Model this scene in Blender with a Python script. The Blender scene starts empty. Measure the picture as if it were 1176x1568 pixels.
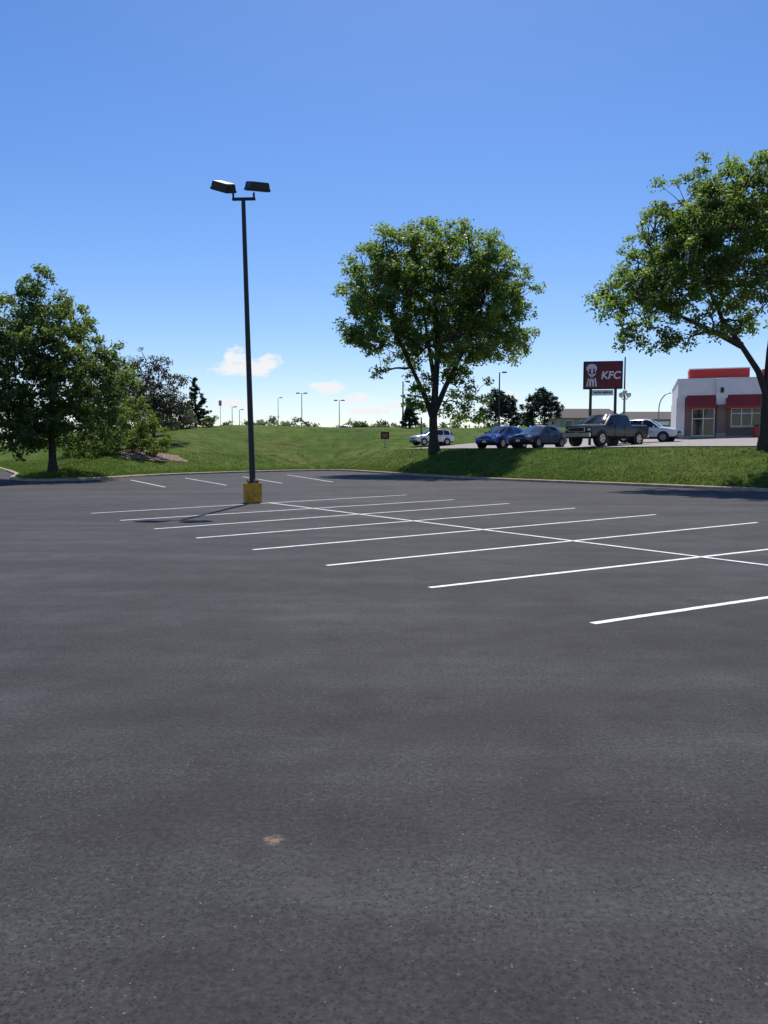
import bpy, bmesh, math, random
import numpy as np
from mathutils import Vector, Matrix
R=math.radians
random.seed(7); rng=np.random.default_rng(7)
scene=bpy.context.scene
scene.view_settings.view_transform='Standard'
try: scene.view_settings.look='None'
except Exception: pass
scene.view_settings.exposure=0
SUN_EL=55.5; SUN_AZ=4.0

# ------------------------------------------------------------ materials
def new_mat(name):
    m=bpy.data.materials.new(name); m.use_nodes=True
    nt=m.node_tree; b=nt.nodes['Principled BSDF']
    return m,nt,b
def mat(name,c,rough=.6,var=.12,scale=6.0,metal=0.0,spec=.5,coat=0.0,bump=0.0):
    m,nt,b=new_mat(name)
    tc=nt.nodes.new('ShaderNodeTexCoord'); n=nt.nodes.new('ShaderNodeTexNoise')
    n.inputs['Scale'].default_value=scale; n.inputs['Detail'].default_value=4
    nt.links.new(tc.outputs['Object'],n.inputs['Vector'])
    r=nt.nodes.new('ShaderNodeValToRGB')
    r.color_ramp.elements[0].position=.3; r.color_ramp.elements[1].position=.7
    r.color_ramp.elements[0].color=(*[x*(1-var) for x in c],1)
    r.color_ramp.elements[1].color=(*[min(1,x*(1+var)) for x in c],1)
    nt.links.new(n.outputs['Fac'],r.inputs['Fac']); nt.links.new(r.outputs['Color'],b.inputs['Base Color'])
    b.inputs['Roughness'].default_value=rough; b.inputs['Metallic'].default_value=metal
    b.inputs['Specular IOR Level'].default_value=spec; b.inputs['Coat Weight'].default_value=coat
    b.inputs['Coat Roughness'].default_value=.05
    if bump>0:
        bp=nt.nodes.new('ShaderNodeBump'); bp.inputs['Strength'].default_value=bump
        nt.links.new(n.outputs['Fac'],bp.inputs['Height']); nt.links.new(bp.outputs['Normal'],b.inputs['Normal'])
    return m
def N(nt,t,**k):
    n=nt.nodes.new(t)
    for a,v in k.items(): setattr(n,a,v)
    return n
def noise(nt,vec,scale,detail=4,rough=.5):
    n=N(nt,'ShaderNodeTexNoise'); n.inputs['Scale'].default_value=scale
    n.inputs['Detail'].default_value=detail; n.inputs['Roughness'].default_value=rough
    nt.links.new(vec,n.inputs['Vector']); return n.outputs['Fac']
def ramp(nt,fac,stops):
    r=N(nt,'ShaderNodeValToRGB'); cr=r.color_ramp
    while len(cr.elements)<len(stops): cr.elements.new(.5)
    for e,(p,c) in zip(cr.elements,stops):
        e.position=p; e.color=(c,c,c,1) if not hasattr(c,'__len__') else (*c,1)
    nt.links.new(fac,r.inputs['Fac']); return r.outputs['Color']
def mix(nt,fac,a,b,mode='MIX'):
    m=N(nt,'ShaderNodeMix',data_type='RGBA',blend_type=mode)
    for sock,v in ((m.inputs[0],fac),(m.inputs[6],a),(m.inputs[7],b)):
        if hasattr(v,'is_output'): nt.links.new(v,sock)
        elif hasattr(v,'__len__'): sock.default_value=(*v,1)
        else: sock.default_value=v
    return m.outputs[2]
def math_(nt,op,a,b=0.0,clamp=False):
    m=N(nt,'ShaderNodeMath',operation=op); m.use_clamp=clamp
    for s,v in ((m.inputs[0],a),(m.inputs[1],b)):
        if hasattr(v,'is_output'): nt.links.new(v,s)
        else: s.default_value=v
    return m.outputs[0]

def asphalt_mat():
    m,nt,b=new_mat('asphalt'); tc=N(nt,'ShaderNodeTexCoord'); P=tc.outputs['Object']
    # squeegee / drive-aisle streaks, parallel to the aisle
    mp=N(nt,'ShaderNodeMapping'); mp.inputs['Rotation'].default_value=(0,0,R(-55)); mp.inputs['Scale'].default_value=(.10,1.0,1)
    nt.links.new(P,mp.inputs['Vector'])
    big=noise(nt,mp.outputs[0],.9,5,.6)
    patch=noise(nt,P,.22,5,.62)
    blot=noise(nt,P,1.6,5,.7)
    fine=noise(nt,P,34,4,.8)
    col=ramp(nt,big,[(.34,(.033,.0315,.0325)),(.5,(.042,.040,.0415)),(.64,(.055,.053,.055))])
    col=mix(nt,1.0,col,ramp(nt,patch,[(.34,.74),(.5,.97),(.62,1.18)]),'MULTIPLY')
    col=mix(nt,1.0,col,ramp(nt,blot,[(.34,.78),(.5,1.0),(.66,1.18)]),'MULTIPLY')
    col=mix(nt,1.0,col,ramp(nt,fine,[(.3,.5),(.5,1.0),(.68,1.6)]),'MULTIPLY')
    wm=noise(nt,P,.9,5,.75)
    vo=N(nt,'ShaderNodeTexVoronoi'); vo.inputs['Scale'].default_value=80; nt.links.new(P,vo.inputs['Vector'])
    sep=N(nt,'ShaderNodeSeparateColor'); nt.links.new(vo.outputs['Color'],sep.inputs[0])
    on=math_(nt,'GREATER_THAN',sep.outputs[0],ramp(nt,wm,[(.44,.998),(.55,.965),(.64,.82)]))
    inside=math_(nt,'LESS_THAN',vo.outputs['Distance'],.38)
    spk=math_(nt,'MULTIPLY',math_(nt,'MULTIPLY',on,inside),.7)
    col=mix(nt,spk,col,mix(nt,sep.outputs[1],(.09,.085,.08),(.24,.225,.21)))
    pit=math_(nt,'MULTIPLY',math_(nt,'GREATER_THAN',sep.outputs[2],ramp(nt,wm,[(.42,.97),(.62,.72)])),math_(nt,'LESS_THAN',vo.outputs['Distance'],.45))
    col=mix(nt,math_(nt,'MULTIPLY',pit,.7),col,(.014,.0135,.0135))
    mp2=N(nt,'ShaderNodeMapping'); mp2.inputs['Scale'].default_value=(.6,1.5,1); nt.links.new(P,mp2.inputs['Vector'])
    sc=noise(nt,mp2.outputs[0],1.9,5,.74)
    col=mix(nt,ramp(nt,sc,[(.60,0.0),(.69,.6)]),col,(.021,.0195,.0195))
    col=mix(nt,ramp(nt,sc,[(.30,.4),(.38,0.0)]),col,(.085,.08,.08))
    # faint tyre arcs
    for cx,cy,rr in ((-14.0,2.0,19.0),(-14.0,2.0,17.4),(9.0,-6.0,15.5),(9.0,-6.0,13.9)):
        vm=N(nt,'ShaderNodeVectorMath',operation='DISTANCE'); nt.links.new(P,vm.inputs[0]); vm.inputs[1].default_value=(cx,cy,0)
        dd=math_(nt,'ABSOLUTE',math_(nt,'SUBTRACT',math_(nt,'ADD',vm.outputs['Value'],math_(nt,'MULTIPLY',patch,.8)),rr+.4))
        col=mix(nt,math_(nt,'MULTIPLY',ramp(nt,dd,[(.05,.42),(.2,0.0)]),ramp(nt,blot,[(.4,0.2),(.6,1.0)])),col,(.024,.023,.023))
    vm=N(nt,'ShaderNodeVectorMath',operation='DISTANCE'); nt.links.new(P,vm.inputs[0]); vm.inputs[1].default_value=(-.5,3.42,0)
    n9=noise(nt,P,22,4,.7)
    d=math_(nt,'ADD',vm.outputs['Value'],math_(nt,'MULTIPLY',math_(nt,'SUBTRACT',n9,.5),.16))
    col=mix(nt,ramp(nt,d,[(.010,.7),(.046,0.0)]),col,(.28,.19,.125))
    nt.links.new(col,b.inputs['Base Color'])
    b.inputs['Roughness'].default_value=.85; b.inputs['Specular IOR Level'].default_value=.25
    h=math_(nt,'ADD',math_(nt,'MULTIPLY',fine,1.0),math_(nt,'MULTIPLY',math_(nt,'SUBTRACT',spk,pit),.2))
    bp=N(nt,'ShaderNodeBump'); bp.inputs['Strength'].default_value=.6; bp.inputs['Distance'].default_value=.010
    nt.links.new(h,bp.inputs['Height']); nt.links.new(bp.outputs['Normal'],b.inputs['Normal'])
    return m
def grass_mat():
    m,nt,b=new_mat('grass'); tc=N(nt,'ShaderNodeTexCoord'); P=tc.outputs['Object']
    a=noise(nt,P,.16,5,.65); c=noise(nt,P,.9,5,.75); f=noise(nt,P,8,4,.85)
    col=ramp(nt,a,[(.3,(.066,.120,.014)),(.5,(.092,.148,.018)),(.64,(.135,.160,.036))])
    col=mix(nt,1.0,col,ramp(nt,c,[(.32,.55),(.5,1.0),(.68,1.4)]),'MULTIPLY')
    col=mix(nt,1.0,col,ramp(nt,f,[(.32,.45),(.5,1.0),(.68,1.6)]),'MULTIPLY')
    nt.links.new(col,b.inputs['Base Color']); b.inputs['Roughness'].default_value=.95; b.inputs['Specular IOR Level'].default_value=.1
    bp=N(nt,'ShaderNodeBump'); bp.inputs['Strength'].default_value=1; bp.inputs['Distance'].default_value=.18
    nt.links.new(f,bp.inputs['Height']); nt.links.new(bp.outputs['Normal'],b.inputs['Normal'])
    return m
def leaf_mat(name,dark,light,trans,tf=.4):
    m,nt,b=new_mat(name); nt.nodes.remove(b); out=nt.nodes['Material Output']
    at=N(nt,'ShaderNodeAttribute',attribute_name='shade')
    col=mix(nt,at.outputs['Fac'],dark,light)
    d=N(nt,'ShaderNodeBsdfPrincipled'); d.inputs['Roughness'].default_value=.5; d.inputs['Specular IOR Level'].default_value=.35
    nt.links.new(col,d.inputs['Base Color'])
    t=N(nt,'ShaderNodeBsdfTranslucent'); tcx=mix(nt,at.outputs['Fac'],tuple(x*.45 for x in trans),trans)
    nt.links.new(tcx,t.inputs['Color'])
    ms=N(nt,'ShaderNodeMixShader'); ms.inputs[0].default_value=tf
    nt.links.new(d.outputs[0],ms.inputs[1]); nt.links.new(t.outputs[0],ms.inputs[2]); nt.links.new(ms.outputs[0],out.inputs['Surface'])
    return m
def brick_mat():
    m,nt,b=new_mat('brick'); tc=N(nt,'ShaderNodeTexCoord')
    mp=N(nt,'ShaderNodeMapping'); mp.inputs['Rotation'].default_value=(R(90),0,0); nt.links.new(tc.outputs['Object'],mp.inputs['Vector'])
    br=N(nt,'ShaderNodeTexBrick'); br.inputs['Scale'].default_value=4
    br.inputs['Color1'].default_value=(.2,.11,.08,1); br.inputs['Color2'].default_value=(.27,.16,.12,1); br.inputs['Mortar'].default_value=(.35,.31,.28,1)
    nt.links.new(mp.outputs[0],br.inputs['Vector']); nt.links.new(br.outputs['Color'],b.inputs['Base Color']); b.inputs['Roughness'].default_value=.9
    return m
M=dict(
 asphalt=asphalt_mat(), grass=grass_mat(), brick=brick_mat(),
 lot2=mat('light_asphalt',(.30,.265,.25),.9,.12,3),
 kerb=mat('kerb_concrete',(.40,.28,.21),.9,.3,2,bump=.2),
 paint=mat('line_paint',(.74,.74,.72),.7,.2,7),
 bark=mat('bark',(.055,.044,.035),.95,.35,8,bump=.5),
 bronze=mat('dark_bronze_paint',(.018,.015,.014),.45,.1,4),
 yellow=mat('ochre_painted_concrete',(.60,.29,.028),.8,.3,6,bump=.3),
 lens=mat('lamp_glass',(.12,.12,.11),.2,.05),
 steel=mat('galvanised_steel',(.3,.3,.3),.5,.1,metal=.6),
 whitep=mat('white_render',(.82,.80,.78),.8,.05,2),
 trim=mat('white_trim',(.8,.79,.77),.6,.04),
 red=mat('red_awning_canvas',(.36,.035,.03),.75,.12),
 redp=mat('red_painted_metal',(.5,.03,.03),.5,.08),
 signred=mat('sign_maroon',(.14,.018,.03),.55,.06),
 signwhite=mat('sign_lettering',(.80,.70,.70),.6,.03),
 black=mat('black_plastic',(.012,.012,.012),.6,.05),
 glass=mat('dark_glass',(.015,.018,.02),.06,.05,spec=.6),
 tyre=mat('tyre_rubber',(.018,.018,.018),.9,.1),
 rim=mat('alloy_rim',(.45,.45,.46),.3,.05,metal=.9),
 chrome=mat('chrome',(.6,.6,.6),.2,.03,metal=1),
 lampc=mat('headlight',(.65,.68,.7),.1,.03,spec=.8),
 tail=mat('taillight',(.35,.01,.01),.2,.05),
 mulch=mat('mulch',(.20,.13,.095),.95,.45,5,bump=.8),
 globe=mat('lamp_globe',(.7,.68,.55),.4,.03),
 roofing=mat('shingle_roof',(.09,.07,.06),.9,.2,4),
 siding=mat('beige_siding',(.4,.36,.3),.8,.08,4),
)
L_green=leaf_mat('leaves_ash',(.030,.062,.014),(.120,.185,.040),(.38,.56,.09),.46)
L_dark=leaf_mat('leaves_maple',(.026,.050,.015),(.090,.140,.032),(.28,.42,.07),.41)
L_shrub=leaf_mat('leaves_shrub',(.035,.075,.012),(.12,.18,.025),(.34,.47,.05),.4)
L_grey=leaf_mat('leaves_dusky',(.040,.042,.030),(.10,.09,.065),(.18,.16,.09),.35)
L_con=leaf_mat('needles',(.014,.034,.018),(.038,.07,.034),(.06,.1,.03),.18)
L_far=leaf_mat('leaves_far',(.045,.075,.035),(.11,.15,.07),(.26,.35,.12),.38)

# ------------------------------------------------------------ helpers
def link(o): scene.collection.objects.link(o); return o
def empty(name,loc=(0,0,0),rz=0,parent=None):
    e=bpy.data.objects.new(name,None); e.empty_display_size=.3; e.location=loc; e.rotation_euler=(0,0,rz); link(e)
    if parent: e.parent=parent
    return e
def obj(name,verts,faces,m,parent=None,smooth=False,loc=None,rot=None):
    me=bpy.data.meshes.new(name); me.from_pydata([tuple(v) for v in verts],[],[tuple(f) for f in faces]); me.update()
    ms=m if isinstance(m,(list,tuple)) else [m]
    for x in ms: me.materials.append(x)
    if smooth:
        me.polygons.foreach_set('use_smooth',[True]*len(me.polygons))
    o=bpy.data.objects.new(name,me); link(o)
    if parent: o.parent=parent
    if loc is not None: o.location=loc
    if rot is not None: o.rotation_euler=rot
    return o
def box(name,c,s,m,parent=None,rot=None,bev=0.0,taper=1.0):
    x,y,z=[k/2 for k in s]; t=taper
    v=[(-x,-y,-z),(x,-y,-z),(x,y,-z),(-x,y,-z),(-x*t,-y*t,z),(x*t,-y*t,z),(x*t,y*t,z),(-x*t,y*t,z)]
    f=[(0,3,2,1),(4,5,6,7),(0,1,5,4),(1,2,6,5),(2,3,7,6),(3,0,4,7)]
    o=obj(name,v,f,m,parent,loc=c,rot=rot)
    if bev>0:
        bm=bmesh.new(); bm.from_mesh(o.data); bmesh.ops.bevel(bm,geom=bm.edges[:],offset=bev,segments=2,affect='EDGES'); bm.to_mesh(o.data); bm.free()
    return o
class Tubes:
    def __init__(s): s.v=[]; s.f=[]
    def add(s,pts,rad,n=6,cap=True):
        base=len(s.v)
        pts=[Vector(p) for p in pts]
        for i,p in enumerate(pts):
            d=(pts[min(i+1,len(pts)-1)]-pts[max(i-1,0)])
            if d.length<1e-6: d=Vector((0,0,1))
            d.normalize(); up=Vector((1,0,0)) if abs(d.x)<.8 else Vector((0,1,0))
            a=d.cross(up).normalized(); b=d.cross(a)
            for k in range(n):
                t=2*math.pi*k/n; s.v.append(p+(a*math.cos(t)+b*math.sin(t))*rad[i])
        for i in range(len(pts)-1):
            for k in range(n):
                a0=base+i*n+k; a1=base+i*n+(k+1)%n
                s.f.append((a0,a1,a1+n,a0+n))
        if cap:
            s.f.append(tuple(base+k for k in range(n))[::-1]); s.f.append(tuple(base+(len(pts)-1)*n+k for k in range(n)))
    def make(s,name,m,parent=None,smooth=True):
        o=obj(name,s.v,s.f,m,parent,smooth=smooth)
        if smooth: o.data.set_sharp_from_angle(angle=R(50))
        return o
def cyl(name,p0,p1,r0,r1,m,parent=None,n=20):
    t=Tubes(); t.add([p0,p1],[r0,r1],n); return t.make(name,m,parent)

# ------------------------------------------------------------ kerb line and terrain height
K=[(-110,206),(-56,110),(-28,60),(-24.5,51),(-21.5,46.6),(-19,46.8),(-17.8,51),(-16.5,58),(-10.6,68),(-4.5,74),(.8,61.7),(6.2,49),(12.9,40.4),(16.9,34.4),(30,14),(45,-10),(110,-115)]
def chaikin(p,n=3):
    for _ in range(n):
        q=[p[0]]
        for a,b in zip(p[:-1],p[1:]):
            q.append((a[0]*.8+b[0]*.2,a[1]*.8+b[1]*.2)); q.append((a[0]*.2+b[0]*.8,a[1]*.2+b[1]*.8))
        q.append(p[-1]); p=q
    return p
KP=np.array(chaikin(K,3))
def sdist(x,y):
    x=np.atleast_1d(np.asarray(x,float)).ravel(); y=np.atleast_1d(np.asarray(y,float)).ravel()
    best=np.full(x.shape,1e18); sg=np.ones(x.shape)
    for a,b in zip(KP[:-1],KP[1:]):
        e=b-a; L=e@e
        t=np.clip(((x-a[0])*e[0]+(y-a[1])*e[1])/L,0,1)
        dx=x-(a[0]+t*e[0]); dy=y-(a[1]+t*e[1]); d=dx*dx+dy*dy
        c=e[0]*(y-a[1])-e[1]*(x-a[0])
        m_=d<best-1e-9; best=np.where(m_,d,best); sg=np.where(m_,np.sign(c),sg)
    return np.sqrt(best)*sg
def sst(t): t=np.clip(t,0,1); return t*t*(3-2*t)
def height(x,y):
    x=np.atleast_1d(np.asarray(x,float)).ravel(); y=np.atleast_1d(np.asarray(y,float)).ravel()
    d=sdist(x,y)
    zr=np.interp(d,[.12,.4,2,4.5,6,12,23,60],[-.05,.12,.8,1.75,1.98,2.2,2.75,3.2])
    zl=np.interp(d,[.12,.4,2.5,5,12,26,45],[-.05,.12,.5,1.0,2.5,4.7,4.95])
    w=sst((2-x)/14.)
    z=zr*(1-w)+zl*w
    s=sst((y-74)/30.)
    z=np.where(d>.4,z+(4.95-z)*s*sst((d-4)/10.),z)
    z=z+np.where(d>1,(.10*np.sin(x*.31+1)+.08*np.sin(y*.23+x*.17))*sst((d-1)/6),0)*(1-sst((14-x)/-6.)*.9)
    return z
def hz(x,y): return float(height(x,y)[0])
def axis(segs):
    out=[]
    for a,b,st in segs: out+=list(np.arange(a,b,st))
    return out
far=[80*1.28**i for i in range(1,16)]
xs=sorted(set([-v-20 for v in far]))+axis([(-100,-34,3),(-34,34,.4),(34,60,1.5),(60,102,4)])+[v+10 for v in far]
ys=[-v-60 for v in far][::-1]+axis([(-130,0,6),(0,26,1.2),(26,82,.4),(82,130,1.6),(130,200,8)])+[v+120 for v in far]
xs=np.array(sorted(xs)); ys=np.array(sorted(ys))
X,Y=np.meshgrid(xs,ys); Z=height(X,Y)
nx,ny=len(xs),len(ys)
co=np.stack([X.ravel(),Y.ravel(),Z],1)
ii,jj=np.meshgrid(np.arange(nx-1),np.arange(ny-1)); b0=(jj*nx+ii).ravel()
fc=np.stack([b0,b0+1,b0+1+nx,b0+nx],1)
def npmesh(name,co,fc,m,parent=None,smooth=False,shade=None):
    me=bpy.data.meshes.new(name); me.vertices.add(len(co)); me.vertices.foreach_set('co',co.astype(np.float32).ravel())
    k=fc.shape[1]; me.loops.add(fc.size); me.loops.foreach_set('vertex_index',fc.astype(np.int32).ravel())
    me.polygons.add(len(fc)); me.polygons.foreach_set('loop_start',np.arange(0,fc.size,k,dtype=np.int32))
    try: me.polygons.foreach_set('loop_total',np.full(len(fc),k,dtype=np.int32))
    except Exception: pass
    if shade is not None:
        at=me.attributes.new('shade','FLOAT','FACE'); at.data.foreach_set('value',shade.astype(np.float32))
    me.materials.append(m); me.update(calc_edges=True); me.validate()
    if smooth: me.polygons.foreach_set('use_smooth',[True]*len(me.polygons))
    o=bpy.data.objects.new(name,me); link(o)
    if parent: o.parent=parent
    return o
npmesh('grass_ground',co,fc,M['grass'],smooth=True)

# asphalt lot
kp=[tuple(p) for p in KP]
poly=[(x,y,0) for x,y in kp]+[(110,-130,0),(-110,-130,0)]
me=bpy.data.meshes.new('parking_lot'); bm=bmesh.new()
f=bm.faces.new([bm.verts.new(v) for v in poly]); bmesh.ops.triangulate(bm,faces=[f])
for q in bm.faces:
    if q.normal.z<0: q.normal_flip()
bm.to_mesh(me); bm.free(); me.materials.append(M['asphalt']); link(bpy.data.objects.new('parking_lot',me))

# kerb
def normals(P):
    P=np.array(P); T=np.gradient(P,axis=0); T/=np.linalg.norm(T,axis=1)[:,None]
    return np.stack([-T[:,1],T[:,0]],1)
KN=normals(KP)
prof=[(-.02,-.03),(.01,.11),(.04,.14),(.30,.15),(.34,-.05)]
v=[];f=[]
for p,n in zip(KP,KN):
    for o_,z_ in prof: v.append((p[0]+n[0]*o_,p[1]+n[1]*o_,z_))
k=len(prof)
for i in range(len(KP)-1):
    for j in range(k-1): f.append((i*k+j,(i+1)*k+j,(i+1)*k+j+1,i*k+j+1))
obj('kerb',v,f,M['kerb'])
# blades of grass over the whole near slope, thickest along the kerb
def blades():
    P=[]
    for a,b in zip(KP[:-1],KP[1:]):
        if a[1]>112 or a[1]<24: continue
        L=np.linalg.norm(b-a); e_=(b-a)/L; nn_=np.array([-e_[1],e_[0]])
        for dens,lo,hi,pw in ((150,.36,1.6,2),(330,.5,7.5,1)):
            n_=int(L*dens); t=rng.random(n_); off=lo+rng.random(n_)**pw*(hi-lo)
            P.append(a+(b-a)*t[:,None]+nn_*off[:,None])
    P=np.concatenate(P); d=sdist(P[:,0],P[:,1]); keep=(d>.34)&~((P[:,0]>-3)&(d>6.2)); P=P[keep]
    z=height(P[:,0],P[:,1]); n_=len(P)
    ang=rng.random(n_)*6.28; h=.05+.10*rng.random(n_)**2; w_=.03+.03*rng.random(n_); lean=rng.normal(size=(n_,2))*.06
    dx=np.cos(ang)*w_; dy=np.sin(ang)*w_
    z=np.maximum(z,.08)
    A=np.stack([P[:,0]-dx,P[:,1]-dy,z-.04],1);B=np.stack([P[:,0]+dx,P[:,1]+dy,z-.04],1);C=np.stack([P[:,0]+lean[:,0],P[:,1]+lean[:,1],z+h],1)
    co=np.stack([A,B,C],1).reshape(-1,3); fc=np.arange(3*n_).reshape(n_,3)
    npmesh('grass_blades',co,fc,leaf_mat('grass_blades',(.058,.108,.014),(.13,.175,.033),(.24,.36,.04),.33),shade=rng.random(n_))
blades()

# upper lot (draped)
idx=[i for i in range(len(KP)) if KP[i][0]>-4.0 and KP[i][1]>-20 and KP[i][1]<75 and i>60]
sub=KP[idx]; 
seg=[]
for a,b in zip(sub[:-1],sub[1:]):
    n_=max(1,int(np.linalg.norm(b-a)/1.0)); seg+=[a+(b-a)*t/n_ for t in range(n_)]
seg=np.array(seg); sn=normals(seg)
for _ in range(12): sn[1:-1]=(sn[:-2]+sn[1:-1]+sn[2:])/3
sn/=np.linalg.norm(sn,axis=1)[:,None]
ds=np.arange(6.4,52,1.4); v=[];f=[]
xx=(seg[:,0][:,None]+sn[:,0][:,None]*ds).ravel(); yy=(seg[:,1][:,None]+sn[:,1][:,None]*ds).ravel()
zz=height(xx,yy)+.06
nn=len(ds)
for i in range(len(seg)-1):
    for j in range(nn-1): f.append((i*nn+j,(i+1)*nn+j,(i+1)*nn+j+1,i*nn+j+1))
obj('restaurant_parking_lot',list(zip(xx,yy,zz)),f,M['lot2'],smooth=True)

# painted lines
lines=[((2.13,7.9),(9.1,11.9)),((.59,10.02),(9.6,15.7)),((-.887,12.0),(9.28,19.4)),((-2.35,13.95),(7.6,21.86)),
 ((-3.82,15.86),(5.97,24.4)),((-5.23,17.75),(4.26,26.6)),((-6.75,19.97),(2.57,28.75)),((-8.36,22.3),(.93,31.9)),
 ((-15.8,48.9),(-10.9,39)),((-13.3,52.5),(-8.3,41.3)),((-9.95,55.3),(-5.7,43.8)),((-7.4,60),(-3,45.7)),
 ((7.05,10.3),(-4.0,26.95))]
e=empty('parking_lot_markings')
for i,(a,b) in enumerate(lines):
    a=Vector(a);b=Vector(b);d=(b-a).normalized();L=(b-a).length;n=Vector((-d.y,d.x))
    z=.004 if i<len(lines)-1 else .008
    ns_=int(L/.12); v=[];f=[]
    for q in range(ns_+1):
        c=a+d*L*q/ns_; wl=.048+random.uniform(-.004,.004); wr_=.048+random.uniform(-.004,.004)
        v+=[(*(c-n*wl),z),(*(c+n*wr_),z)]
    for q in range(ns_): f.append((2*q,2*q+2,2*q+3,2*q+1))
    obj('painted_line_%d'%(i+1),v,f,M['paint'],e)

# ------------------------------------------------------------ foliage
def leaves(cent,rad,n_per,size,flat=.75,out=None):
    k=len(cent); cnt=np.maximum(6,(n_per*(rad/np.mean(rad))**2)).astype(int)
    idx=np.repeat(np.arange(k),cnt); n=len(idx)
    d=rng.normal(size=(n,3)); d/=np.linalg.norm(d,axis=1)[:,None]
    r=rng.random(n)**.5*(.7+.65*rng.random(n))
    p=cent[idx]+d*(r*rad[idx])[:,None]*np.array([1,1,flat])
    ax=rng.normal(size=(n,3))*np.array([1,1,.7]); ax[:,2]-=.35; ax/=np.linalg.norm(ax,axis=1)[:,None]
    q=rng.normal(size=(n,3)); bx=np.cross(ax,q); bx/=np.linalg.norm(bx,axis=1)[:,None]
    s=size*(.55+.9*rng.random(n)); L=(ax*s[:,None]*.5); W=(bx*s[:,None]*.27)
    co=np.stack([p-L,p+W-L*.1,p+L,p-W-L*.1],1).reshape(-1,3)
    fc=np.arange(4*n).reshape(n,4)
    cs=rng.random(k)
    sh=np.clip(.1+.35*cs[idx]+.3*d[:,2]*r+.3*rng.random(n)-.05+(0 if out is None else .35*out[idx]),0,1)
    return co,fc,sh
def build_tree(name,loc,trunk,lobes,lm,dens=5.5,n_per=70,leaf=.3,crad=.62,r0=.38,bark=None,limbs=True,shell=.55,twig_r=.018,fork=0,stems=()):
    z0=hz(loc[0],loc[1]) if len(loc)==2 else loc[2]
    e=empty(name,(loc[0],loc[1],z0-.05)); bark=bark or M['bark']
    T=Tubes(); trunk=[Vector(p) for p in trunk]; n=len(trunk)
    rad=[r0*(1.35 if i==0 else 1-.55*i/(n-1)) for i in range(n)]
    T.add(trunk,rad,10)
    nodes=[(p,r) for p,r in zip(trunk,rad)][max(1,n-3):] if not fork else [(p,r) for p,r in zip(trunk,rad)][fork:]
    for st in stems:
        st=[Vector(p) for p in st]; rr=[r0*.62*(1-.6*i/(len(st)-1)) for i in range(len(st))]
        T.add(st,rr,8); nodes+=list(zip(st[1:],rr[1:]))
    root=nodes[0][0]; cl=[];cr=[]
    for lb in sorted(lobes,key=lambda l:(Vector(l[:3])-root).length):
        c=Vector(lb[:3]); r=lb[3]
        if limbs:
            bp=min(nodes,key=lambda nd:(nd[0]-c).length+.35*abs(nd[0].z-c.z if nd[0].z>c.z else 0)*2)
            L=(c-bp[0]).length; rs=min(bp[1]*.72,.03+.026*L+.03)
            mid=bp[0].lerp(c,.5)+Vector((random.uniform(-.1,.1),random.uniform(-.1,.1),random.uniform(.0,.12)))*L
            pts=[]
            for i in range(6):
                t=i/5; pts.append(bp[0]*(1-t)**2+mid*2*t*(1-t)+c*t*t+Vector((random.uniform(-1,1),random.uniform(-1,1),random.uniform(-1,1)))*.04*L*(1 if 0<i<5 else 0))
            rr=[rs*(1-.62*i/5) for i in range(6)]
            T.add(pts,rr,6); 
            nodes+=list(zip(pts[2:],rr[2:]))
        k=max(3,int(dens*r*r))
        for _ in range(k):
            d=Vector(rng.normal(size=3)).normalized(); q=c+d*r*(shell+(1-shell)*random.random()**.5)*random.uniform(.85,1.2)
            if q.z<.35: q.z=.35+random.random()*.3
            cl.append(q[:]); cr.append(crad*random.uniform(.5,1.3))
            if limbs:
                st=pts[random.choice((3,4,5))]; mm=st.lerp(q,.5)+Vector((random.uniform(-.15,.15),random.uniform(-.15,.15),.1))
                T.add([st,mm,q],[twig_r*1.6,twig_r,twig_r*.4],4,False)
    T.make('trunk_and_limbs',bark,e)
    cl=np.array(cl); cr=np.array(cr)
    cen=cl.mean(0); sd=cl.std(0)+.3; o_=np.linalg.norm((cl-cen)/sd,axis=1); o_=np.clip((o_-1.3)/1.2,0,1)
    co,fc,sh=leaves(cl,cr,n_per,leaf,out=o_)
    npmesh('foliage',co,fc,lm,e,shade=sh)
    return e
def deep(lobes,zmin,offs,fx=.75,fr=.9):
    out=[]
    for (x,z,r) in lobes:
        out.append((x,random.uniform(-.8,.8),z,r))
        if z>zmin:
            for o_ in offs: out.append((x*fx+random.uniform(-.5,.5),o_*(1-.35*abs(x)/8)+random.uniform(-.6,.6),z*.97-.2,r*fr))
    return out
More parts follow.
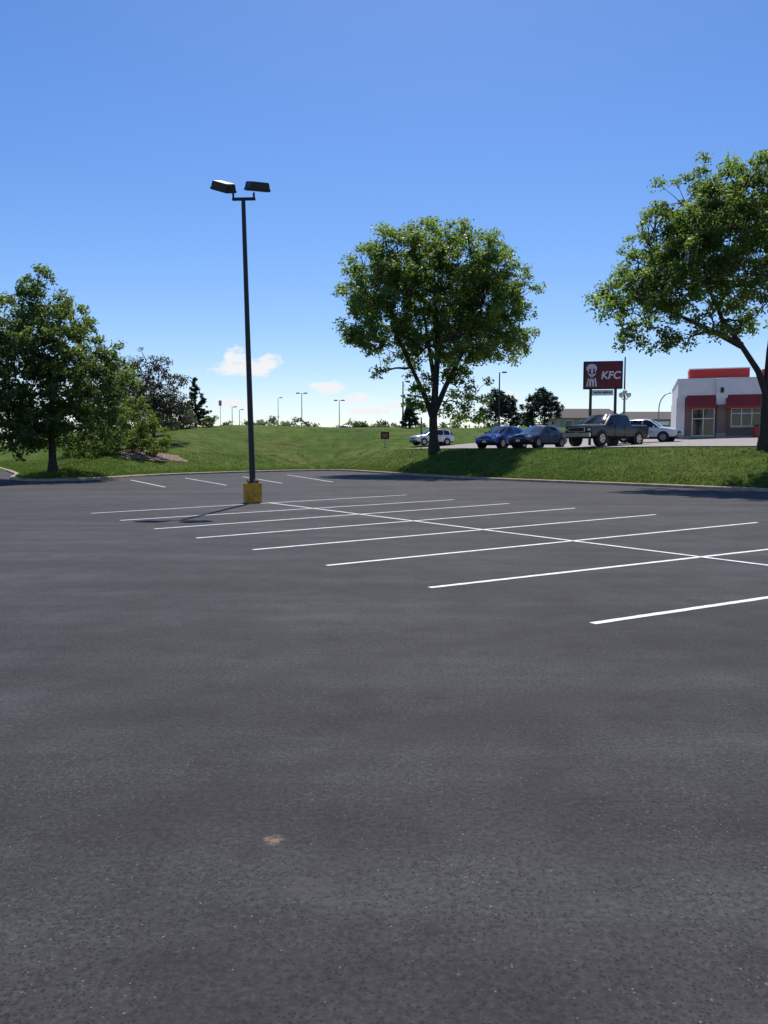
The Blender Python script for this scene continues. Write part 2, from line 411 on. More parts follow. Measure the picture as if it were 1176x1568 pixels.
# middle tree
mid=[(-5.8,15.0,2.1),(-3.3,16.0,2.2),(-.3,16.7,2.2),(2.7,16.1,2.2),(5.0,14.4,2.2),(6.9,13.2,1.5),(-6.7,12.6,1.8),(-6.5,10.4,1.7),(-5.2,9.0,1.2),
 (-3,13.0,2.6),(.3,13.0,2.8),(3.8,12.2,2.7),(6.7,11.2,1.7),(8.0,8.9,1.1),(6.6,9.2,1.2),(4.4,9.6,1.9),(1.6,9.3,2.1),(-1.0,8.8,1.5),(-3.2,10.4,1.3),(2,6.8,1.8),(-1.0,6.0,1.3),(3.4,5.2,1.4),(1.6,4.2,1.3),(-2.2,4.6,1.0),(-4.4,6.6,.6),(-.6,3.6,.9),(3.2,3.4,.9),(2.2,2.6,.6)]
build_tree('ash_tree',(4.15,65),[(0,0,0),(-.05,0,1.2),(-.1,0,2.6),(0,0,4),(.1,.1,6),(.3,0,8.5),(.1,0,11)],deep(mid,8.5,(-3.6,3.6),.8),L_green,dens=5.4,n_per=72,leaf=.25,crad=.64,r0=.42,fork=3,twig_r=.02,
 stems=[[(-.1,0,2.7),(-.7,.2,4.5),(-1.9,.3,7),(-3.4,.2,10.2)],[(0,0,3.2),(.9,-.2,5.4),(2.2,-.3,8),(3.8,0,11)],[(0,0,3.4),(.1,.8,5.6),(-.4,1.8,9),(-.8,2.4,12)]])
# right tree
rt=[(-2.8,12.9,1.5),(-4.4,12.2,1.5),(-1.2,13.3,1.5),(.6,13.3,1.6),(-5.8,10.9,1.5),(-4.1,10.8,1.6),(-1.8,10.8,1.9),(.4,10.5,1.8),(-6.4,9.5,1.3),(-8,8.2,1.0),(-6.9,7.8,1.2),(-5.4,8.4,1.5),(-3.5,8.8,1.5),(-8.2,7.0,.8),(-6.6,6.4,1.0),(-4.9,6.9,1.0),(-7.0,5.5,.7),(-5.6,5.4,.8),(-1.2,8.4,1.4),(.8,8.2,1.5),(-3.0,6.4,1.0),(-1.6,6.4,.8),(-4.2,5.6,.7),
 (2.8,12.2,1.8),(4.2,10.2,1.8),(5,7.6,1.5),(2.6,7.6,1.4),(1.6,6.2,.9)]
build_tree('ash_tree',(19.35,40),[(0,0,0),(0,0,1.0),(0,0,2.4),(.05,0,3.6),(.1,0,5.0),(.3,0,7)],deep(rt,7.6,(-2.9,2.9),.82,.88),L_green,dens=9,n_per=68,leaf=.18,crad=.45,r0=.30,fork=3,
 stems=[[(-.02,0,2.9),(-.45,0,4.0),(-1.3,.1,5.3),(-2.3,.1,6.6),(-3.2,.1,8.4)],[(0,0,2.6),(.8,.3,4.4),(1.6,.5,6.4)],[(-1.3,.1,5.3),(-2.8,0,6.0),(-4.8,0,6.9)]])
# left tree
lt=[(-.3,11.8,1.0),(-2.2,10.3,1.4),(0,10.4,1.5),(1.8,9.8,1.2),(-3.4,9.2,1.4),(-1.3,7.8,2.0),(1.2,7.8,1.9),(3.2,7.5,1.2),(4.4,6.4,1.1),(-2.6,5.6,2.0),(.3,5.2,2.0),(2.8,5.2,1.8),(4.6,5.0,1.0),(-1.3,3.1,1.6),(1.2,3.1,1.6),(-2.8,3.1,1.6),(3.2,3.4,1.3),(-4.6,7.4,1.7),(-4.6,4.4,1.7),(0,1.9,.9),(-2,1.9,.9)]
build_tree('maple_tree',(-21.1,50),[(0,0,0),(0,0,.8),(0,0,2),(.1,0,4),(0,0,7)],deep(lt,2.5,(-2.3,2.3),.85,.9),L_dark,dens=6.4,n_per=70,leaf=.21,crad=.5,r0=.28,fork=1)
# shrubs and background planting on the left
def shrub(name,x,y,ls,lm,**k):
    a=dict(dens=15,n_per=60,leaf=.17,crad=.36,r0=.05,shell=.88,limbs=False); a.update(k)
    return build_tree(name,(x,y),[(0,0,0),(0,0,.4),(0,0,.9)],ls,lm,**a)
shrub('shrub',-21.1,66,[(0,0,1.5,1.6),(.1,0,2.9,1.55),(.2,0,3.8,1.05),(-1.3,.1,1.7,1.4),(-1.0,.1,3.0,1.2)],L_shrub)
shrub('shrub',-23.8,64,[(0,0,1.0,1.2),(1.1,0,.9,1.1),(-1.2,0,1,1.1),(0,.3,1.9,1.2)],L_shrub)
shrub('shrub',-19.15,65.3,[(0,0,1.25,1.25),(0,0,2.1,1.15)],L_shrub)
build_tree('dusky_leaved_tree',(-22.2,76),[(0,0,0),(0,0,1),(0,0,3),(.1,0,5)],[(0,0,3,2),(1.5,0,3,1.8),(-1.5,0,3.5,2),(.5,.5,5.4,1.8),(-1,0,6.4,1.6),(1.8,0,5.4,1.3),(2.8,0,3.8,1.1),(2.6,0,2.2,1.2),(-.8,0,7.9,1.0),(.7,0,7.2,.9),(2.7,0,5.6,.6),(-2.6,0,6,1.5)],L_grey,dens=9,n_per=38,leaf=.2,crad=.5,r0=.16,twig_r=.03)
build_tree('willow_tree',(-27.5,84),[(0,0,0),(0,0,1),(0,0,3),(.1,0,5)],[(0,0,4,2.6),(2.5,0,3.4,2.2),(-3,0,4,2.5),(1,0,6,1.9),(-2,0,6.4,2)],L_far,dens=4,n_per=50,leaf=.35,crad=.8,r0=.2)
def conifer(name,x,y,h,w,z=None,lean=0):
    ls=[]; n=int(h/.4)
    for i in range(n):
        t=i/(n-1); rr=w*(1-t)*.55+.05; m_=max(1,int(6*(1-t)+1))
        for q in range(m_):
            a=q*6.28/m_+i*1.3; ls.append((math.cos(a)*rr*.9,math.sin(a)*rr*.9,.5+t*(h-.6),rr*.42+.06))
    return build_tree(name,(x,y),[(0,0,0),(0,0,h*.5),(0,0,h*.97)],ls,L_con,dens=9,n_per=40,leaf=.24,crad=.26,r0=.14,limbs=False)
conifer('spruce_tree',-22.7,95,5.9,3.1)
shrub('shrub',-24.9,92,[(0,0,1.5,1.6),(1.5,0,1.2,1.3),(-2,0,1.8,1.9)],L_far,leaf=.3,crad=.6,dens=6)
shrub('shrub',-20.6,90,[(0,0,.8,.9),(1.0,0,.6,.7)],L_far,leaf=.25,crad=.45,dens=8)
for x,y,w,h in ((15.2,104,3.1,4.6),(22.4,110,2.9,5.2)):
    ls=[]
    for i in range(30):
        t=random.random(); a=random.random()*6.28; rr=w*(1-.5*t)*random.random()**.5
        ls.append((math.cos(a)*rr,math.sin(a)*rr,.7+t*(h-1.1),.9))
    build_tree('pine_tree',(x,y),[(0,0,0),(0,0,1),(0,0,h*.7)],ls,L_con,dens=9,n_per=40,leaf=.28,crad=.45,r0=.15)
conifer('arborvitae_tree',3.2,98,3.6,1.6)
def distant():
    e=empty('distant_trees'); cl=[];cr=[]
    D=150
    spec=[(-26,4,7),(-21,3.6,8),(-17.5,4.5,6),(-14.5,3.2,5),(-30,3.0,5),(-5,3.2,5),(-1.5,3.6,5),(1.5,2.9,5),(-9,2.3,6),(14,3.4,6),(20,3.2,6),(26,3.2,7),(31,4.0,7),(36,3.4,7),(42,3.6,8),(50,4.6,9),(60,5,9),(70,5,9),(-45,4.2,8),(-55,5,9),(-65,5.5,9),(-38,3.8,7),(7,2.8,6),(10.5,2.6,5)]
    for x,h,w in spec:
        y=D+random.uniform(-8,14); 
        for _ in range(34):
            a=random.random()*6.28; q=random.random()**.5*w/2
            cl.append((x+q*math.cos(a),y+q*math.sin(a),4.6+random.random()*h*(1-.5*(2*q/w)**2))); cr.append(random.uniform(.5,1.0))
    for _ in range(420):
        cl.append((random.uniform(-120,120),random.uniform(185,215),4.4+random.random()**1.5*2.0)); cr.append(random.uniform(.8,1.5))
    co,fc,sh=leaves(np.array(cl),np.array(cr),50,.5)
    npmesh('foliage',co,fc,L_far,e,shade=sh)
distant()
# mulch bed
v=[];f=[]; rs=8; ns=28
for i in range(rs+1):
    for k_ in range(ns):
        a=2*math.pi*k_/ns; r_=i/rs*(1+.15*math.sin(3*a)+.1*math.sin(7*a+1)); x=-20.3+3.4*r_*math.cos(a); y=65.9+2.5*r_*math.sin(a)
        v.append((x,y,hz(x,y)+.05+.06*(1-i/rs)))
for i in range(rs):
    for k_ in range(ns): f.append((i*ns+k_,(i+1)*ns+k_,(i+1)*ns+(k_+1)%ns,i*ns+(k_+1)%ns))
obj('mulch_bed',v,f,M['mulch'],smooth=True)

# ------------------------------------------------------------ parking lot light
def parking_light():
    e=empty('parking_lot_light',(-4.52,26.95,0))
    box('concrete_base',(0,0,.345),(.52,.52,.69),M['yellow'],e,rot=(0,0,R(28)),bev=.035)
    g=empty('mast',(0,0,.69),0,e); g.rotation_euler=(R(0),R(-1.15),0)
    box('base_plate',(0,0,.035),(.34,.34,.07),M['bronze'],g,rot=(0,0,R(28)),bev=.01)
    for q in range(4):
        a=q*math.pi/2+.5; cyl('anchor_bolt_%d'%q,(.17*math.cos(a),.17*math.sin(a),0),(.17*math.cos(a),.17*math.sin(a),.13),.016,.016,M['steel'],g,8)
    t=Tubes(); t.add([(0,0,.07),(0,0,9.45)],[.105,.07],12); t.make('pole',M['bronze'],g)
    box('crossarm',(.02,0,9.50),(.78,.09,.09),M['bronze'],g,bev=.01)
    t=Tubes(); t.add([(-.33,0,9.53),(-.33,0,9.80)],[.035,.035],8); t.add([(.36,0,9.53),(.36,0,9.70)],[.035,.035],8); t.make('tenons',M['bronze'],g)
    h1=empty('flood_head_left',(-.64,-.05,9.86),0,g); h1.rotation_euler=(R(16),R(21),R(-28))
    h2=empty('flood_head_right',(.50,-.10,9.82),0,g); h2.rotation_euler=(R(16),R(-5),R(36))
    for h_ in (h1,h2):
        box('housing',(0,0,.07),(.72,.48,.22),M['bronze'],h_,bev=.02,taper=.9)
        box('lens_frame',(0,0,-.06),(.74,.50,.08),M['bronze'],h_,bev=.01)
        box('lens',(0,0,-.105),(.64,.38,.02),M['lens'],h_)
    return e
parking_light()

# ------------------------------------------------------------ vehicles
def vehicle(name,x,y,heading,paint,st,wheels,wr=.33,scale=1.0,grille=True,gz=.5,clad=None,extra=None,coat=.7):
    p=mat(name+'_paint',paint,.3,.03,2,coat=coat,metal=.1)
    e=empty(name,(x,y,hz(x,y)+.06),R(heading)); e.scale=(scale,)*3
    V=[];F=[];MI=[]; n=13
    for (sx,zl,zb,zt,wb,wt,kind) in st:
        half=[(wb*.86,zl),(wb*.985,zl+.13),(wb*1.0,zl*.45+zb*.55),(wb*.965,zb),(wt,zt-.055),(wt*.88,zt-.005)]
        ring=[(-a,b) for a,b in half]+[(0,zt+.03)]+[(a,b) for a,b in half[::-1]]
        V+=[(sx,a,b) for a,b in ring]
    for i in range(len(st)-1):
        kind=st[i][6]
        for j in range(n-1):
            row=j if j<6 else 11-j
            F.append((i*n+j,(i+1)*n+j,(i+1)*n+j+1,i*n+j+1))
            mi=0
            if kind=='ws' and row in (3,5): mi=1
            if kind=='win' and row==3: mi=1
            if row==0: mi=2
            MI.append(mi)
        F.append((i*n+n-1,(i+1)*n+n-1,(i+1)*n,i*n)); MI.append(2)
    F.append(tuple(range(n))); MI.append(0)
    F.append(tuple((len(st)-1)*n+k for k in range(n))[::-1]); MI.append(0)
    o=obj('body',V,F,[p,M['glass'],M['black']],e,smooth=True)
    o.data.polygons.foreach_set('material_index',MI); o.data.set_sharp_from_angle(angle=R(32))
    bm=bmesh.new(); bm.from_mesh(o.data); bmesh.ops.recalc_face_normals(bm,faces=bm.faces); bm.to_mesh(o.data); bm.free()
    W=max(s[4] for s in st)
    for i,wx in enumerate(wheels):
        for s in (-1,1):
            t=Tubes(); t.add([(wx,s*(W-.3),wr+.02),(wx,s*(W+.004),wr+.02)],[wr*1.17]*2,24); t.make('wheel_arch_%d_%d'%(i,s>0),M['black'],e)
            t=Tubes(); t.add([(wx,s*(W-.22),wr),(wx,s*(W+.0),wr),(wx,s*(W+.022),wr)],[wr,wr,wr*.93],24); t.make('tyre_%d_%d'%(i,s>0),M['tyre'],e)
            t=Tubes(); t.add([(wx,s*(W-.1),wr),(wx,s*(W+.028),wr)],[wr*.62]*2,16); t.make('rim_%d_%d'%(i,s>0),M['rim'],e)
            for q in range(5):
                a=q*2*math.pi/5
                box('rim_gap_%d_%d_%d'%(i,s>0,q),(wx+math.cos(a)*wr*.38,s*(W+.03),wr+math.sin(a)*wr*.38),(wr*.16,.012,wr*.3),M['black'],e,rot=(0,-a+R(90),0))
    fx=st[0][0]; rx=st[-1][0]
    for s in (-1,1):
        box('headlight_%d'%(s>0),(fx-.10,s*W*.72,gz+.17),(.22,.36,.14),M['lampc'],e,rot=(0,R(-12),s*R(-22)),bev=.03)
        box('taillight_%d'%(s>0),(rx+.10,s*W*.78,gz+.32),(.2,.24,.2),M['tail'],e,bev=.03,rot=(0,0,s*R(18)))
        ms=[q for q in st if q[6]=='ws'][0]
        box('mirror_%d'%(s>0),(ms[0]-.35,s*(W+.08),ms[2]+.09),(.14,.2,.14),p,e,bev=.04)
        for k_,dx in enumerate((ms[0]-1.55,ms[0]-2.5)):
            box('door_handle_%d_%d'%(k_,s>0),(dx,s*(W+.0),ms[2]-.12),(.17,.03,.03),M['black'],e,bev=.008)
        for k_,dx in enumerate((ms[0]-.75,ms[0]-1.75)):
            box('door_gap_%d_%d'%(k_,s>0),(dx,s*(W-.004),(ms[2]+.45)/2+.06),(.012,.02,ms[2]-.42),M['black'],e)
    box('grille',(fx+.005,0,gz+.10),(.06,W*.95,.16),M['black'],e,bev=.02)
    box('lower_grille',(fx-.005,0,gz-.12),(.08,W*1.2,.12),M['black'],e,bev=.02)
    box('grille_bar',(fx+.03,0,gz+.10),(.03,W*.9,.03),M['chrome'],e,bev=.008)
    box('licence_plate',(fx+.045,0,gz-.06),(.015,.3,.14),M['trim'],e)
    box('rear_plate',(rx-.02,0,gz+.2),(.015,.3,.14),M['trim'],e)
    if extra: extra(e,p,W)
    return e
sedan=[(2.30,.36,.56,.62,.66,.58,'b'),(2.2,.24,.66,.72,.82,.72,'b'),(1.6,.2,.80,.87,.89,.76,'b'),(.98,.2,.90,.96,.91,.76,'ws'),(.2,.2,.95,1.38,.92,.62,'win'),(-.18,.2,.96,1.44,.92,.62,'p'),(-.28,.2,.96,1.44,.92,.62,'win'),(-1.05,.2,.98,1.40,.92,.61,'p'),(-1.15,.2,.98,1.39,.92,.61,'ws'),(-1.78,.22,1.0,1.10,.91,.72,'b'),(-2.15,.26,.96,1.04,.87,.74,'b'),(-2.3,.36,.80,.86,.78,.66,'b')]
hatch=[(2.15,.36,.58,.64,.66,.58,'b'),(2.05,.24,.70,.76,.82,.72,'b'),(1.5,.2,.86,.93,.88,.76,'b'),(1.0,.2,.95,1.01,.90,.76,'ws'),(.3,.2,1.0,1.44,.91,.62,'win'),(-.15,.2,1.02,1.50,.91,.62,'p'),(-.25,.2,1.02,1.50,.91,.62,'win'),(-1.0,.2,1.06,1.47,.91,.61,'p'),(-1.12,.2,1.07,1.46,.91,.61,'win'),(-1.55,.22,1.08,1.40,.90,.60,'ws'),(-2.0,.26,1.06,1.14,.87,.70,'b'),(-2.15,.36,.80,.86,.80,.66,'b')]
suv=[(2.35,.42,.72,.80,.74,.66,'b'),(2.25,.28,.88,.95,.88,.78,'b'),(1.7,.25,1.00,1.07,.94,.82,'b'),(1.15,.25,1.06,1.12,.95,.82,'ws'),(.45,.25,1.08,1.62,.96,.70,'win'),(-.05,.25,1.09,1.69,.96,.70,'p'),(-.15,.25,1.09,1.69,.96,.70,'win'),(-.95,.25,1.10,1.68,.96,.70,'p'),(-1.05,.25,1.10,1.67,.96,.70,'win'),(-1.75,.25,1.12,1.62,.95,.68,'p'),(-1.9,.28,1.12,1.60,.95,.68,'ws'),(-2.25,.3,1.08,1.16,.92,.80,'b'),(-2.35,.42,.9,.96,.85,.74,'b')]
truck=[(2.85,.50,.96,1.04,.86,.80,'b'),(2.75,.42,1.08,1.14,.96,.86,'b'),(2.0,.42,1.15,1.21,1.0,.88,'b'),(1.35,.42,1.19,1.24,1.0,.87,'ws'),(.7,.42,1.21,1.80,1.0,.74,'win'),(-.05,.42,1.22,1.87,1.0,.74,'p'),(-.15,.42,1.22,1.87,1.0,.74,'win'),(-.85,.42,1.22,1.85,1.0,.74,'p'),(-.98,.42,1.22,1.83,1.0,.74,'ws'),(-1.08,.42,1.20,1.25,1.0,.93,'b'),(-2.75,.45,1.20,1.25,1.0,.93,'b'),(-2.85,.55,1.15,1.20,.97,.9,'b')]
def truck_extra(e,p,W):
    box('front_bumper',(2.9,0,.6),(.16,1.9,.22),M['chrome'],e,bev=.04)
    box('big_grille',(2.88,0,.90),(.07,1.15,.26),M['chrome'],e,bev=.02)
    box('grille_inset',(2.92,0,.90),(.03,1.0,.18),M['black'],e,bev=.01)
    box('rear_bumper',(-2.92,0,.6),(.14,1.85,.2),M['chrome'],e,bev=.03)
    for s in (-1,1): box('roof_rail_%d'%(s>0),(-1.9,s*.96,1.27),(1.6,.06,.04),M['black'],e,bev=.01)
def suv_extra(e,p,W):
    for s in (-1,1): box('roof_rack_%d'%(s>0),(-.7,s*.6,1.73),(1.9,.04,.04),M['chrome'],e,bev=.01)
def suv_stripe(e,p,W):
    suv_extra(e,p,W)
    for s in (-1,1): box('door_decal_%d'%(s>0),(-.1,s*(W+.0),.74),(1.7,.03,.10),M['siding'],e)
vehicle('blue_hatchback_car',9.35,62,228,(.015,.11,.50),hatch,(1.35,-1.3),.34,1.15,coat=.4)
vehicle('dark_blue_sedan_car',11.3,57.6,226,(.025,.04,.085),sedan,(1.4,-1.35),.33,1.12,coat=.5)
vehicle('pickup_truck',15.0,53,219,(.010,.010,.012),truck,(1.85,-1.8),.41,1.13,gz=.72,extra=truck_extra,coat=.25)
vehicle('white_suv_car',4.75,78.5,207,(.78,.79,.8),suv,(1.45,-1.4),.36,.92,gz=.62,extra=suv_extra)
vehicle('white_suv_car',19.6,58.8,-34,(.62,.64,.66),suv,(1.45,-1.4),.36,1.0,gz=.62,extra=suv_stripe)
vehicle('distant_blue_car',-7.2,136,185,(.05,.13,.4),sedan,(1.4,-1.35),.33,1.0)

# ------------------------------------------------------------ restaurant
def restaurant():
    X0,Y0=23.95,64.3; z0=2.75
    e=empty('restaurant_building',(X0,Y0,z0),R(-18))
    W,D,H=15,12,4.85
    box('walls_lower',(W/2,D/2,1.3),(W,D,4.2),M['brick'],e)
    box('walls_upper',(W/2,D/2,4.1),(W+.08,D+.08,1.4),M['whitep'],e)
    box('parapet_cap',(W/2,D/2,4.86),(W+.2,D+.2,.1),M['trim'],e,bev=.02)
    box('corner_panel',(.24,-.05,1.4),(.55,.12,4.0),M['whitep'],e)
    box('side_panel',(-.06,D/2,1.4),(.1,D-.2,4.0),M['whitep'],e)
    for i,x in enumerate((3.25,7.6,11.9)):
        box('pilaster_brick_%d'%i,(x,-.17,1.2),(.62,.3,3.5),M['brick'],e)
        box('pilaster_white_%d'%i,(x,-.17,3.75),(.85,.36,1.95),M['whitep'],e,bev=.02)
        box('pilaster_base_%d'%i,(x,-.2,.25),(.75,.4,.5),M['siding'],e,bev=.02)
        box('sconce_%d'%i,(x,-.42,3.9),(.22,.16,.4),M['bronze'],e,bev=.02)
    box('plinth',(W/2,-.06,.0),(W,.1,.6),M['siding'],e)
    for i,(a,b,zb) in enumerate(((1.1,2.75,.3),(4.0,7.0,1.05),(8.4,11.3,1.05),(12.6,14.6,1.05))):
        w=b-a; zt=2.45; c=(a+b)/2
        box('window_glass_%d'%i,(c,-.03,(zb+zt)/2),(w,.1,zt-zb),M['glass'],e)
        nm=max(2,int(w/.65))
        for k_ in range(nm+1): box('mullion_%d_%d'%(i,k_),(a+w*k_/nm,-.1,(zb+zt)/2),(.07,.06,zt-zb),M['trim'],e)
        for z_ in (zb,(zb+zt)/2+.3,zt): box('rail_%d_%.1f'%(i,z_),(c,-.12,z_),(w+.07,.05,.07),M['trim'],e)
        box('sill_%d'%i,(c,-.12,zb-.1),(w+.3,.2,.1),M['siding'],e)
        a2,b2=a-.45,b+.05
        v=[(a2,-.08,3.55),(b2,-.08,3.55),(b2,-1.05,2.62),(a2,-1.05,2.62),(a2,-1.05,2.42),(b2,-1.05,2.42),(a2,-.08,2.5),(b2,-.08,2.5)]
        obj('awning_%d'%i,v,[(0,1,2,3),(3,2,5,4),(0,3,4,6),(1,7,5,2)],M['red'],e)
    box('roof_screen',(3.2,3.2,5.35),(4.6,2.4,.95),M['redp'],e,bev=.03)
    box('roof_screen_band',(3.2,3.2,5.86),(4.7,2.5,.08),M['trim'],e)
    box('roof_screen_rear',(9,4,5.3),(5,3,.9),M['redp'],e,bev=.03)
    box('roof_unit',(2.2,6.4,5.5),(1.6,1.4,1.1),M['steel'],e,bev=.04)
    box('waste_bin',(5.8,-1.3,.5),(.6,.6,1.0),M['redp'],e,bev=.05)
    box('bin_lid',(5.8,-1.3,1.05),(.5,.5,.1),M['black'],e,bev=.03)
restaurant()
def text(name,s,size,loc,rot,m,parent,shear=.15,off=.03):
    cu=bpy.data.curves.new(name,'FONT'); cu.body=s; cu.size=size; cu.extrude=.012; cu.align_x='CENTER'; cu.align_y='CENTER'; cu.shear=shear; cu.offset=size*off
    o=bpy.data.objects.new(name,cu); link(o); o.data.materials.append(m)
    dg=bpy.context.evaluated_depsgraph_get(); me=bpy.data.meshes.new_from_object(o.evaluated_get(dg)); bpy.data.objects.remove(o)
    o=bpy.data.objects.new(name,me); link(o); o.location=loc; o.rotation_euler=rot; o.parent=parent; return o
def sign():
    x,y=16.95,61.5; z0=hz(x,y)
    e=empty('restaurant_pylon_sign',(x,y,z0),R(-10)); t=8.75-z0; bt=6.62-z0
    c=(t+bt)/2; h=t-bt
    box('cabinet',(.05,0,c),(2.95,.45,h),M['black'],e,bev=.03)
    box('face',(.05,-.235,c),(2.78,.03,h-.16),M['signred'],e)
    text('lettering','KFC',.80,(.60,-.265,c-.05),(R(90),0,0),M['signwhite'],e,off=.03)
    def disc(nm,cx,cz,rx,rz,m_,yy,a0=0,a1=360,n=24):
        v=[(cx,yy,cz)]+[(cx+rx*math.cos(R(a0+(a1-a0)*k/n)),yy,cz+rz*math.sin(R(a0+(a1-a0)*k/n))) for k in range(n+1)]
        obj(nm,v,[(0,k+1,k+2) for k in range(n)],m_,e)
    cx=-.80
    disc('logo_hair',cx-.02,c+.52,.40,.34,M['signwhite'],-.256)
    disc('logo_head',cx,c+.32,.32,.46,M['signwhite'],-.258)
    disc('logo_cheek_left',cx-.16,c+.22,.10,.13,M['signred'],-.264)
    disc('logo_cheek_right',cx+.17,c+.22,.09,.13,M['signred'],-.264)
    disc('logo_eye_left',cx-.14,c+.42,.10,.06,M['signred'],-.264)
    disc('logo_eye_right',cx+.15,c+.42,.10,.06,M['signred'],-.264)
    disc('logo_mouth',cx,c+.06,.12,.035,M['signred'],-.264)
    v=[(cx-.42,-.258,c-.88),(cx+.40,-.258,c-.88),(cx+.30,-.258,c-.22),(cx-.28,-.258,c-.22)]
    obj('logo_apron',v,[(0,1,2,3)],M['signwhite'],e)
    for i in range(3):
        xx=cx-.27+i*.22; obj('logo_stripe_%d'%i,[(xx,-.264,c-.88),(xx+.09,-.264,c-.88),(xx+.07,-.264,c-.42),(xx+.02,-.264,c-.42)],[(0,1,2,3)],M['signred'],e)
    obj('logo_bow_tie',[(cx-.2,-.27,c-.2),(cx-.2,-.27,c-.38),(cx,-.27,c-.29),(cx+.2,-.27,c-.2),(cx+.2,-.27,c-.38)],[(0,1,2),(2,4,3)],M['signred'],e)
    for s,nm in ((-.85,'post_1'),(1.02,'post_2')):
        cyl(nm,(s,0,0),(s,0,bt),.11,.11,M['bronze'],e)
    box('message_panel',(.05,-.02,bt-.28),(1.6,.3,.42),M['trim'],e,bev=.02)
    text('message','NOW HIRING',.22,(.05,-.18,bt-.28),(R(90),0,0),M['black'],e)
sign()

# ------------------------------------------------------------ lamps, poles, small signs
def lot_lamp(x,y,top,r=.09,heads=1,dark=True,z0=None):
    z=hz(x,y) if z0 is None else z0
    e=empty('street_lamp',(x,y,z)); h=top-z; m_=M['bronze'] if dark else M['steel']
    cyl('pole',(0,0,0),(0,0,h),r,r*.6,m_,e,10)
    for s in ((-1,1) if heads==2 else (1,)):
        cyl('arm_%d'%(s>0),(0,0,h-.08),(s*.5,0,h-.02),.03,.03,m_,e,6)
        box('head_%d'%(s>0),(s*.6,0,h),(.6,.35,.16),m_,e,bev=.03)
    cyl('foot',(0,0,0),(0,0,.5),.2,.2,M['lot2'],e,12)
Zof=lambda D,py:1.75+D*((784-py)/1200*.9971-.0765)/(.9971+.0765*(784-py)/1200)
for px,py,D,hd in ((463,602,125,2),(520,613,130,2),(357,623,150,1),(368,627,170,1),(427,609,160,1)):
    u=(px-588)/1200; lot_lamp(u*D,D,Zof(D,py),.08,hd,py not in (609,))
lot_lamp(14.3,100*.98,Zof(98,570),.12,1)
lot_lamp(2.4,100,Zof(100,584),.12,1)
def globe_lamp():
    x,y=18.6,61.0; z=hz(x,y); e=empty('ornamental_street_lamp',(x,y,z)); h=Zof(61,606)-z
    cyl('post',(0,0,0),(0,0,h),.07,.05,M['siding'],e,10)
    t=Tubes()
    for k_ in range(4):
        a=k_*math.pi/2+.5; t.add([(0,0,h-.1),(.2*math.cos(a),.2*math.sin(a),h-.3),(.38*math.cos(a),.38*math.sin(a),h-.1)],[.025]*3,6)
    t.make('arms',M['bronze'],e)
    pts=[(.38*math.cos(k_*math.pi/2+.5),.38*math.sin(k_*math.pi/2+.5),h+.06) for k_ in range(4)]+[(0,0,h+.28)]
    for i,p in enumerate(pts):
        me=bpy.data.meshes.new('g'); bm=bmesh.new(); bmesh.ops.create_icosphere(bm,subdivisions=3,radius=.19); bm.to_mesh(me); bm.free()
        me.polygons.foreach_set('use_smooth',[True]*len(me.polygons)); me.materials.append(M['globe']); o=bpy.data.objects.new('globe_%d'%(i+1),me); link(o); o.location=p; o.parent=e
globe_lamp()
def util(x,y,top,name='flag_pole'):
    z=hz(x,y); e=empty(name,(x,y,z)); h=top-z
    cyl('pole',(0,0,0),(0,0,h),.09,.06,M['bronze'],e,10); cyl('cap',(0,0,h),(0,0,h+.12),.09,.03,M['steel'],e,8); cyl('foot',(0,0,0),(0,0,.4),.16,.14,M['lot2'],e,10)
util(21.9,72,Zof(72,548))
zb=hz(22.5,64.5); pts=[(0,0,0),(0,0,2.6)]+[(.95-.95*math.cos(a),0,2.6+1.3*math.sin(a)) for a in np.linspace(.2,1.6,8)]
t=Tubes(); e=empty('clearance_arch',(22.5,64.6,zb)); t.add(pts,[.045]*len(pts),8); t.add([(.0,0,1.3),(.9,0,1.3)],[.03,.03],6); t.add([(.9,0,0),(.9,0,1.6)],[.04,.04],6); t.make('arch_tube',M['steel'],e); box('clearance_sign',(.45,-.03,1.45),(.8,.04,.25),M['trim'],e,bev=.01)
def small_sign(name,x,y,w,h,H,m_,rz=0):
    z=hz(x,y); e=empty(name,(x,y,z),rz); cyl('post',(0,0,0),(0,0,H),.04,.04,M['steel'],e,8)
    box('panel',(0,-.05,H-h/2),(w,.04,h),m_,e,bev=.01); box('panel_text',(0,-.075,H-h/2+.08),(w*.6,.006,h*.12),M['siding'],e); box('panel_text_2',(0,-.075,H-h/2-.12),(w*.5,.006,h*.08),M['siding'],e)
small_sign('entrance_sign',.1,80,.85,.75,1.5,M['signred'])
small_sign('menu_sign',3.4,72,.12,1.6,2.9,M['black'])
small_sign('highway_sign',-28,135,.5,.9,5.6,M['steel'])
def house(name,x,y,w,d,h,rh):
    z=hz(x,y); e=empty(name,(x,y,z)); box('walls',(0,0,h/2),(w,d,h),M['siding'],e)
    a=w/2+.4; b=d/2+.4
    obj('roof',[(-a,-b,h),(a,-b,h),(a,b,h),(-a,b,h),(-a*.75,0,h+rh),(a*.75,0,h+rh)],[(0,1,5,4),(2,3,4,5),(1,2,5),(3,0,4),(0,3,2,1)],M['roofing'],e)
    for k_ in range(int(w//2.5)):
        box('window_%d'%k_,(-w/2+1.4+k_*2.5,-d/2-.02,h*.55),(1.1,.08,1.1),M['glass'],e); box('frame_%d'%k_,(-w/2+1.4+k_*2.5,-d/2-.01,h*.55),(1.3,.05,1.3),M['trim'],e)
house('suburban_house',33,130,10,9,2.2,1.7)
house('suburban_house',46,136,12,9,2.2,1.5)

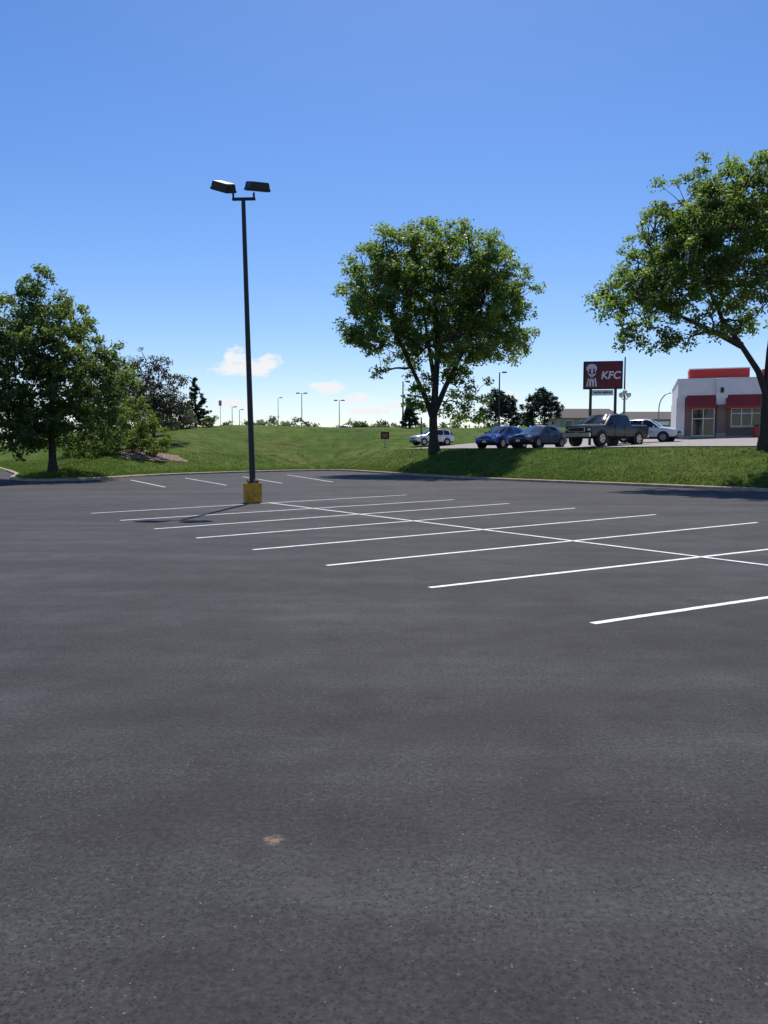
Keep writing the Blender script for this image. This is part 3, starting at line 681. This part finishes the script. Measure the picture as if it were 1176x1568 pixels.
# ------------------------------------------------------------ camera, sun, sky
cam=bpy.data.cameras.new('camera'); co_=bpy.data.objects.new('camera',cam); link(co_)
cam.sensor_fit='VERTICAL'; cam.sensor_height=36; cam.lens=27.55; cam.clip_end=6000; cam.clip_start=.05
co_.location=(0,0,1.75); co_.rotation_euler=(R(90-4.385),0,0); scene.camera=co_
sun=bpy.data.lights.new('sun','SUN'); sun.energy=5.0; sun.angle=R(.53); sun.color=(1,.95,.88)
so=bpy.data.objects.new('sun',sun); link(so)
az=R(SUN_AZ); el=R(SUN_EL); d=Vector((math.sin(az)*math.cos(el),math.cos(az)*math.cos(el),math.sin(el)))
so.rotation_euler=d.to_track_quat('Z','Y').to_euler(); so.location=d*60
w=bpy.data.worlds.new('World'); scene.world=w; w.use_nodes=True; nt=w.node_tree
bg=nt.nodes['Background']; sky=N(nt,'ShaderNodeTexSky',sky_type='NISHITA'); sky.sun_disc=False
sky.sun_elevation=el; sky.sun_rotation=az; sky.air_density=1.0; sky.dust_density=.35; sky.ozone_density=1.9; sky.altitude=300
hs=N(nt,'ShaderNodeHueSaturation'); hs.inputs['Saturation'].default_value=1.30; hs.inputs['Value'].default_value=1.0; nt.links.new(sky.outputs[0],hs.inputs['Color'])
tint=mix(nt,1.0,hs.outputs[0],(1.0,.96,1.10),'MULTIPLY')
tc=N(nt,'ShaderNodeTexCoord'); sp=N(nt,'ShaderNodeSeparateXYZ'); nt.links.new(tc.outputs['Generated'],sp.inputs[0])
yy=math_(nt,'MAXIMUM',sp.outputs['Y'],.05); px=math_(nt,'DIVIDE',sp.outputs['X'],yy); pz=math_(nt,'DIVIDE',sp.outputs['Z'],yy)
cb=N(nt,'ShaderNodeCombineXYZ'); nt.links.new(px,cb.inputs[0]); nt.links.new(math_(nt,'MULTIPLY',pz,1.8),cb.inputs[1])
nz=noise(nt,cb.outputs[0],42,6,.6)
tot=None
for cx,cz,sx,sz in ((-.178,.106,.038,.012),(-.186,.118,.016,.014),(-.142,.112,.018,.010),(-.073,.081,.021,.009),(-.036,.066,.020,.008),(.16,.071,.016,.006),(-.015,.052,.03,.006),(-.19,.062,.03,.006),(.012,.058,.012,.005)):
    a=math_(nt,'POWER',math_(nt,'DIVIDE',math_(nt,'SUBTRACT',px,cx),sx),2); b=math_(nt,'POWER',math_(nt,'DIVIDE',math_(nt,'SUBTRACT',pz,cz),sz),2)
    g=math_(nt,'SUBTRACT',1.0,math_(nt,'ADD',a,b)); g=math_(nt,'MAXIMUM',g,-1.5)
    tot=g if tot is None else math_(nt,'MAXIMUM',tot,g)
cm=math_(nt,'ADD',math_(nt,'MULTIPLY',tot,.55),math_(nt,'MULTIPLY',math_(nt,'SUBTRACT',nz,.44),2.4))
cm=ramp(nt,cm,[(.05,0.0),(.5,.97)])
colr=mix(nt,cm,tint,(7.6,7.7,7.9))
nt.links.new(colr,bg.inputs['Color']); bg.inputs['Strength'].default_value=.118
print('OK')
